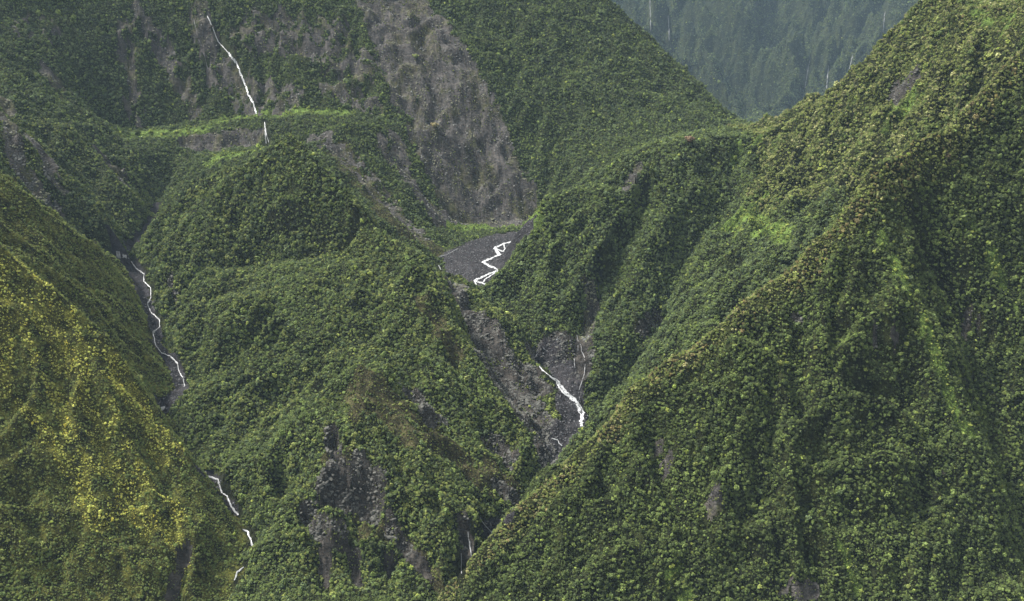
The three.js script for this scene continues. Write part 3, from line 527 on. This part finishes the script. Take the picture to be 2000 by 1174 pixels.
{
  const r = rng(77), c = new THREE.Color(), tc = new THREE.Color();
  let d = 640;
  while (d < 6700) {
    const s = 2.2 * Math.pow(d / 850, 0.45);
    const xm = 0.58 * d + 60;
    for (let x = Math.max(X0 + 20, -xm); x < Math.min(X1 - 20, xm); x += s) {
      const sl0 = steep(x, d), copies = Math.min(4, Math.sqrt(1 + sl0 * sl0) * 1.12);
      let n = Math.floor(copies) + (r() < copies % 1 ? 1 : 0);
      const sn = seenAt(x, d); if ((!sn && r() < 0.88) || (d > 2900 && sn !== 2)) continue;
      while (n-- > 0) {
        const X = x + (r() - 0.5) * s * 1.2, D = d + (r() - 0.5) * s * 1.2;
        if (at5(fields.clear, X, D) > 0.5) continue;
        const bed = at5(fields.bed, X, D) + 0.25 * fbm(n2b, X / 15, D / 15, 3); if (bed > 0.44) continue;
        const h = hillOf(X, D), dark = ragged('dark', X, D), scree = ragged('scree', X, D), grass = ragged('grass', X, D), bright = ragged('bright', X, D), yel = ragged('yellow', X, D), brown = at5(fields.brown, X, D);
        const gapn = fbm(n2b, X / 11 + 70, D / 11, 3); if (gapn < -0.22 && r() < 0.6) continue;
        const clump = fbm(n2, X / 45, D / 45, 3), patch = fbm(n2c, X / 120, D / 120, 4);
        if (r() < dark * (0.6 + 0.5 * sstep(0.1, -0.2, clump)) || r() < scree * (0.62 + 0.5 * sstep(0.25, -0.15, clump)) || r() < grass * 0.5) continue;
        if (sl0 > 3 && r() < 0.5) continue;
        let set = mixes[h], size = 0.6 * s * (0.6 + 0.95 * Math.pow(r(), 2.2)) * (1 + 0.35 * clump + 0.45 * gapn) * (r() < 0.035 ? 1.7 : r() < 0.22 ? 0.55 : 1);
        let key = set[clamp(Math.floor((patch * 0.45 + 0.5 + (r() - 0.5) * 0.95) * 4), 0, 3)];
        if (h === 'Y') { const low = sstep(150, 90, height(X, D)) * sstep(-430, -500, X); size *= 0.62 + 0.32 * low; if (r() < low) key = r() < 0.6 ? 'mid' : 'olive'; if (r() < 0.5 && X > -430 + (D - 900) * 0.3) key = 'mid'; const yp = yel * sstep(-0.25, 0.35, fbm(n2b, (X * 0.9 + D * 0.25) / 9, D / 40, 3)); if (yel > 0.2 && r() < 0.72) key = 'straw'; if (r() < yp * 0.8) { key = r() < 0.6 * yp ? 'yellow' : 'straw'; size *= 0.85; } }
        if (h === 'W' || h === 'F' || h === 'P') size *= 0.86;
        if (grass > 0.4) { size *= 0.6; key = r() < 0.6 ? 'olive' : key; }
        if (bright > 0.4) { if (r() < 0.6) continue; size *= r() < 0.7 ? 0.5 : 1; key = r() < 0.75 ? 'lime' : 'mid'; }
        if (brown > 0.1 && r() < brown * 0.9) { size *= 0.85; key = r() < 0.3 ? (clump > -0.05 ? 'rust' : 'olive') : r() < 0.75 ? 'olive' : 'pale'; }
        if (scree > 0.4 || dark > 0.4) { size *= 0.5; key = 'olive'; }
        if (r() < 0.025 && key !== 'yellow') key = 'lime';
        c.copy(pal[key][(r() * 3) | 0]).multiplyScalar(h === 'Y' ? 0.95 + 0.5 * r() : 0.62 + 0.9 * Math.pow(r(), 1.3));
        if (key !== 'yellow') { const g = 0.3 * c.r + 0.6 * c.g + 0.1 * c.b; c.lerp(tc.setRGB(g * 1.2, g * 1.04, g * 0.45), 0.2); }
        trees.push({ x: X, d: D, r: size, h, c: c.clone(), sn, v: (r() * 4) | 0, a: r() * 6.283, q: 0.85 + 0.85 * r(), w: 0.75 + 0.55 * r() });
      }
    }
    d += s;
  }
}
console.log('trees', trees.length);
const up = new THREE.Vector3(0, 1, 0);
function treeMatrix(t, lift) {
  const e = 5, gx = (height(t.x + e, t.d) - height(t.x - e, t.d)) / (2 * e), gd = (height(t.x, t.d + e) - height(t.x, t.d - e)) / (2 * e);
  const nrm = new THREE.Vector3(-gx, 1, gd).normalize().lerp(up, 0.5).normalize();
  const q = new THREE.Quaternion().setFromUnitVectors(up, nrm).multiply(new THREE.Quaternion().setFromAxisAngle(up, t.a));
  return new THREE.Matrix4().compose(new THREE.Vector3(t.x, height(t.x, t.d) + lift * t.r, -t.d), q, new THREE.Vector3(t.r * t.w, t.r * t.q, t.r / t.w));
}
// the largest in view are trees of their own
function inView(t) {
  if (t.sn !== 2) return false;
  const y = height(t.x, t.d) + t.r, vy = y - CAM_Y, zc = t.d * cosP - vy * sinP, yc = vy * cosP + t.d * sinP, px = PX / 2 + t.x / zc * FOC, py = PY / 2 - yc / zc * FOC;
  if (px < 12 || px > PX - 12 || py > PY - 12) return false;
  const h = hit(px, py - 2); return h && h[2] > t.d - 14;
}
const ranked = trees.filter((t) => t.d < 860 && t.sn === 2 && (t.h === 'R' || t.h === 'Y' || t.h === 'C')).sort((a, b) => b.r / b.d - a.r / a.d);
const single = []; for (const t of ranked) { if (single.length >= 300) break; if (inView(t)) { t.single = true; single.push(t); } }
const tints = {};
const tintMat = (c) => { const k = [c.r, c.g, c.b].map((v) => Math.round(Math.log2(v * 100) * 2)).join('_'); return tints[k] ??= (() => { const m = leafMat.clone(); m.color.copy(c); return m; })(); };
const where = { R: ['round leafy tree in the close forest at the foot of the near right ridge', 'nearest trees on the near right ridge'], Y: ['round leafy tree at the foot of the yellow green left slope', 'nearest trees on the left slope'], C: ['round leafy tree at the foot of the cliffs below the central hill', 'nearest trees below the central hill'] };
const protos = crowns.map((cg) => { const g = new THREE.Group(), cr = new THREE.Mesh(cg, leafMat), tr = new THREE.Mesh(trunkGeo, barkMat); cr.name = 'crown'; cr.position.y = 1.0; tr.name = 'trunk'; tr.position.y = 0.85; cr.castShadow = cr.receiveShadow = tr.castShadow = true; g.add(tr, cr); return g; });
for (const t of single) {
  const g = protos[t.v].clone(); g.applyMatrix4(treeMatrix(t, -0.75)); g.children[1].material = tintMat(t.c);
  scene.add(named(tag(g, where[t.h][0], 'tree', 'thing', where[t.h][1]), 'forest_tree'));
}
const forestInfo = {
  R: 'dense dark green forest covering the near right ridge', U: 'pale olive forest covering the ridge at upper right', M: 'blue green forest covering the hill right of the gravel flat', S: 'strip of forest on the spur behind the near right crest',
  C: 'green forest covering the pointed central hill', K: 'sparse bushes clinging to the brown gorge wall', Y: 'yellow green shrubs and bushes covering the left slope', P: 'bushes covering the small spur beyond the left slope', W: 'low forest covering the tall back wall', F: 'hazy blue green forest covering the far wall',
};
for (const h of Object.keys(forestInfo)) {
  const all = trees.filter((t) => t.h === h && !t.single); if (!all.length) continue;
  const g = new THREE.Group(); g.userData.kind = 'stuff';
  for (let v = 0; v < 4; v++) {
    const some = all.filter((t) => t.v === v); if (!some.length) continue;
    const m = new THREE.InstancedMesh(crowns[v], leafMat, some.length); m.name = v ? 'crown_mass_00' + v : 'crown_mass'; m.userData.kind = 'stuff'; m.castShadow = m.receiveShadow = true;
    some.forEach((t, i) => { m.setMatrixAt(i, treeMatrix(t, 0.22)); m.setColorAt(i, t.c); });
    g.add(m);
  }
  scene.add(named(tag(g, forestInfo[h], null, 'stuff'), h === 'Y' || h === 'K' || h === 'P' ? 'shrubbery' : 'forest'));
}
// single plants that stand out
function lone(px, py, r, col, name, label, cat) {
  const h = hit(px, py); if (!h) return;
  const g = protos[0].clone(); g.position.set(h[0], h[1] - 0.2, -h[2]); g.scale.setScalar(r); g.children[1].material = leafMat.clone(); g.children[1].material.color.copy(col);
  scene.add(named(tag(g, label, cat, 'thing'), name));
}
lone(1346, 284, 8.5, C(0.115, 0.08, 0.05), 'broad_tree', 'broad reddish brown tree crown on top of the middle hill', 'tree');
lone(812, 118, 7, C(0.13, 0.16, 0.05), 'lone_bush', 'lone light green bush high on the grey landslide scar', 'bush');
lone(849, 254, 8, C(0.16, 0.14, 0.07), 'dry_bush', 'straw coloured bush low on the grey landslide scar', 'bush');

// ---------------------------------------------------------------- boulders on the gravel
{
  const g = mergeVertices(new THREE.IcosahedronGeometry(1, 1).deleteAttribute('uv').deleteAttribute('normal')), p = g.attributes.position, r = rng(9);
  for (let i = 0; i < p.count; i++) { const k = 0.8 + 0.4 * r(); p.setXYZ(i, p.getX(i) * k, p.getY(i) * k * 0.7, p.getZ(i) * k); }
  const gg = g.toNonIndexed(); gg.computeVertexNormals();
  const list = [], rr = rng(91);
  for (let i = 0; i < 260000 && list.length < 9000; i++) {
    const x = -560 + rr() * 700, d = 930 + rr() * 900; if (at5(fields.bed, x, d) < 0.45 || !seenAt(x, d)) continue;
    list.push([x, d, 0.2 + 1.2 * Math.pow(rr(), 6)]);
  }
  const m = new THREE.InstancedMesh(gg, new THREE.MeshStandardMaterial({ roughness: 0.9 }), list.length), q = new THREE.Quaternion(), e = new THREE.Euler(), c = new THREE.Color();
  list.forEach(([x, d, s], i) => { m.setMatrixAt(i, new THREE.Matrix4().compose(new THREE.Vector3(x, height(x, d) + s * 0.2, -d), q.setFromEuler(e.set(rr() * 0.5, rr() * 6, rr() * 0.5)), new THREE.Vector3(s, s, s))); const k = 0.025 + 0.06 * rr(); m.setColorAt(i, c.setRGB(k, k, k * 1.02)); });
  m.castShadow = m.receiveShadow = true;
  scene.add(named(tag(m, 'grey boulders strewn over the gravel beds', null, 'stuff'), 'boulders'));
  console.log('boulders', list.length);
  const rub = [], r3 = rng(92);
  for (let i = 0; i < 1500000 && rub.length < 26000; i++) {
    const d = 880 + r3() * 1300, x = -0.56 * d + r3() * 1.1 * d; if (seenAt(x, d) !== 2 || at5(fields.clear, x, d) > 0.6) continue;
    const k = ragged('dark', x, d), q2 = ragged('scree', x, d); if (Math.max(k, q2) < 0.55 || n2(x / 20, d / 20) < r3() - 0.6 || (d > 1450 && r3() < 0.6)) continue;
    rub.push([x, d, (0.35 + 1.9 * Math.pow(r3(), 4)) * (d < 1450 ? 1 : 0.75), k > q2]);
  }
  const m2 = new THREE.InstancedMesh(gg, m.material, rub.length);
  rub.forEach(([x, d, s, k], i) => { m2.setMatrixAt(i, new THREE.Matrix4().compose(new THREE.Vector3(x, height(x, d) + s * 0.1, -d), q.setFromEuler(e.set(r3() * 0.8, r3() * 6, r3() * 0.8)), new THREE.Vector3(s * (0.8 + r3()), s * (0.5 + 0.5 * r3()), s))); c.copy(k ? cl.dark : n2b(x / 40, d / 40) > 0 ? cl.scree : cl.screeBrown).multiplyScalar(0.55 + 0.8 * r3()); m2.setColorAt(i, c); });
  m2.castShadow = m2.receiveShadow = true;
  scene.add(named(tag(m2, 'broken rock and ledges lying on the bare scars', null, 'stuff'), 'rubble'));
}
for (const w of waterObjects) w.receiveShadow = true;
renderer.render(scene, camera);
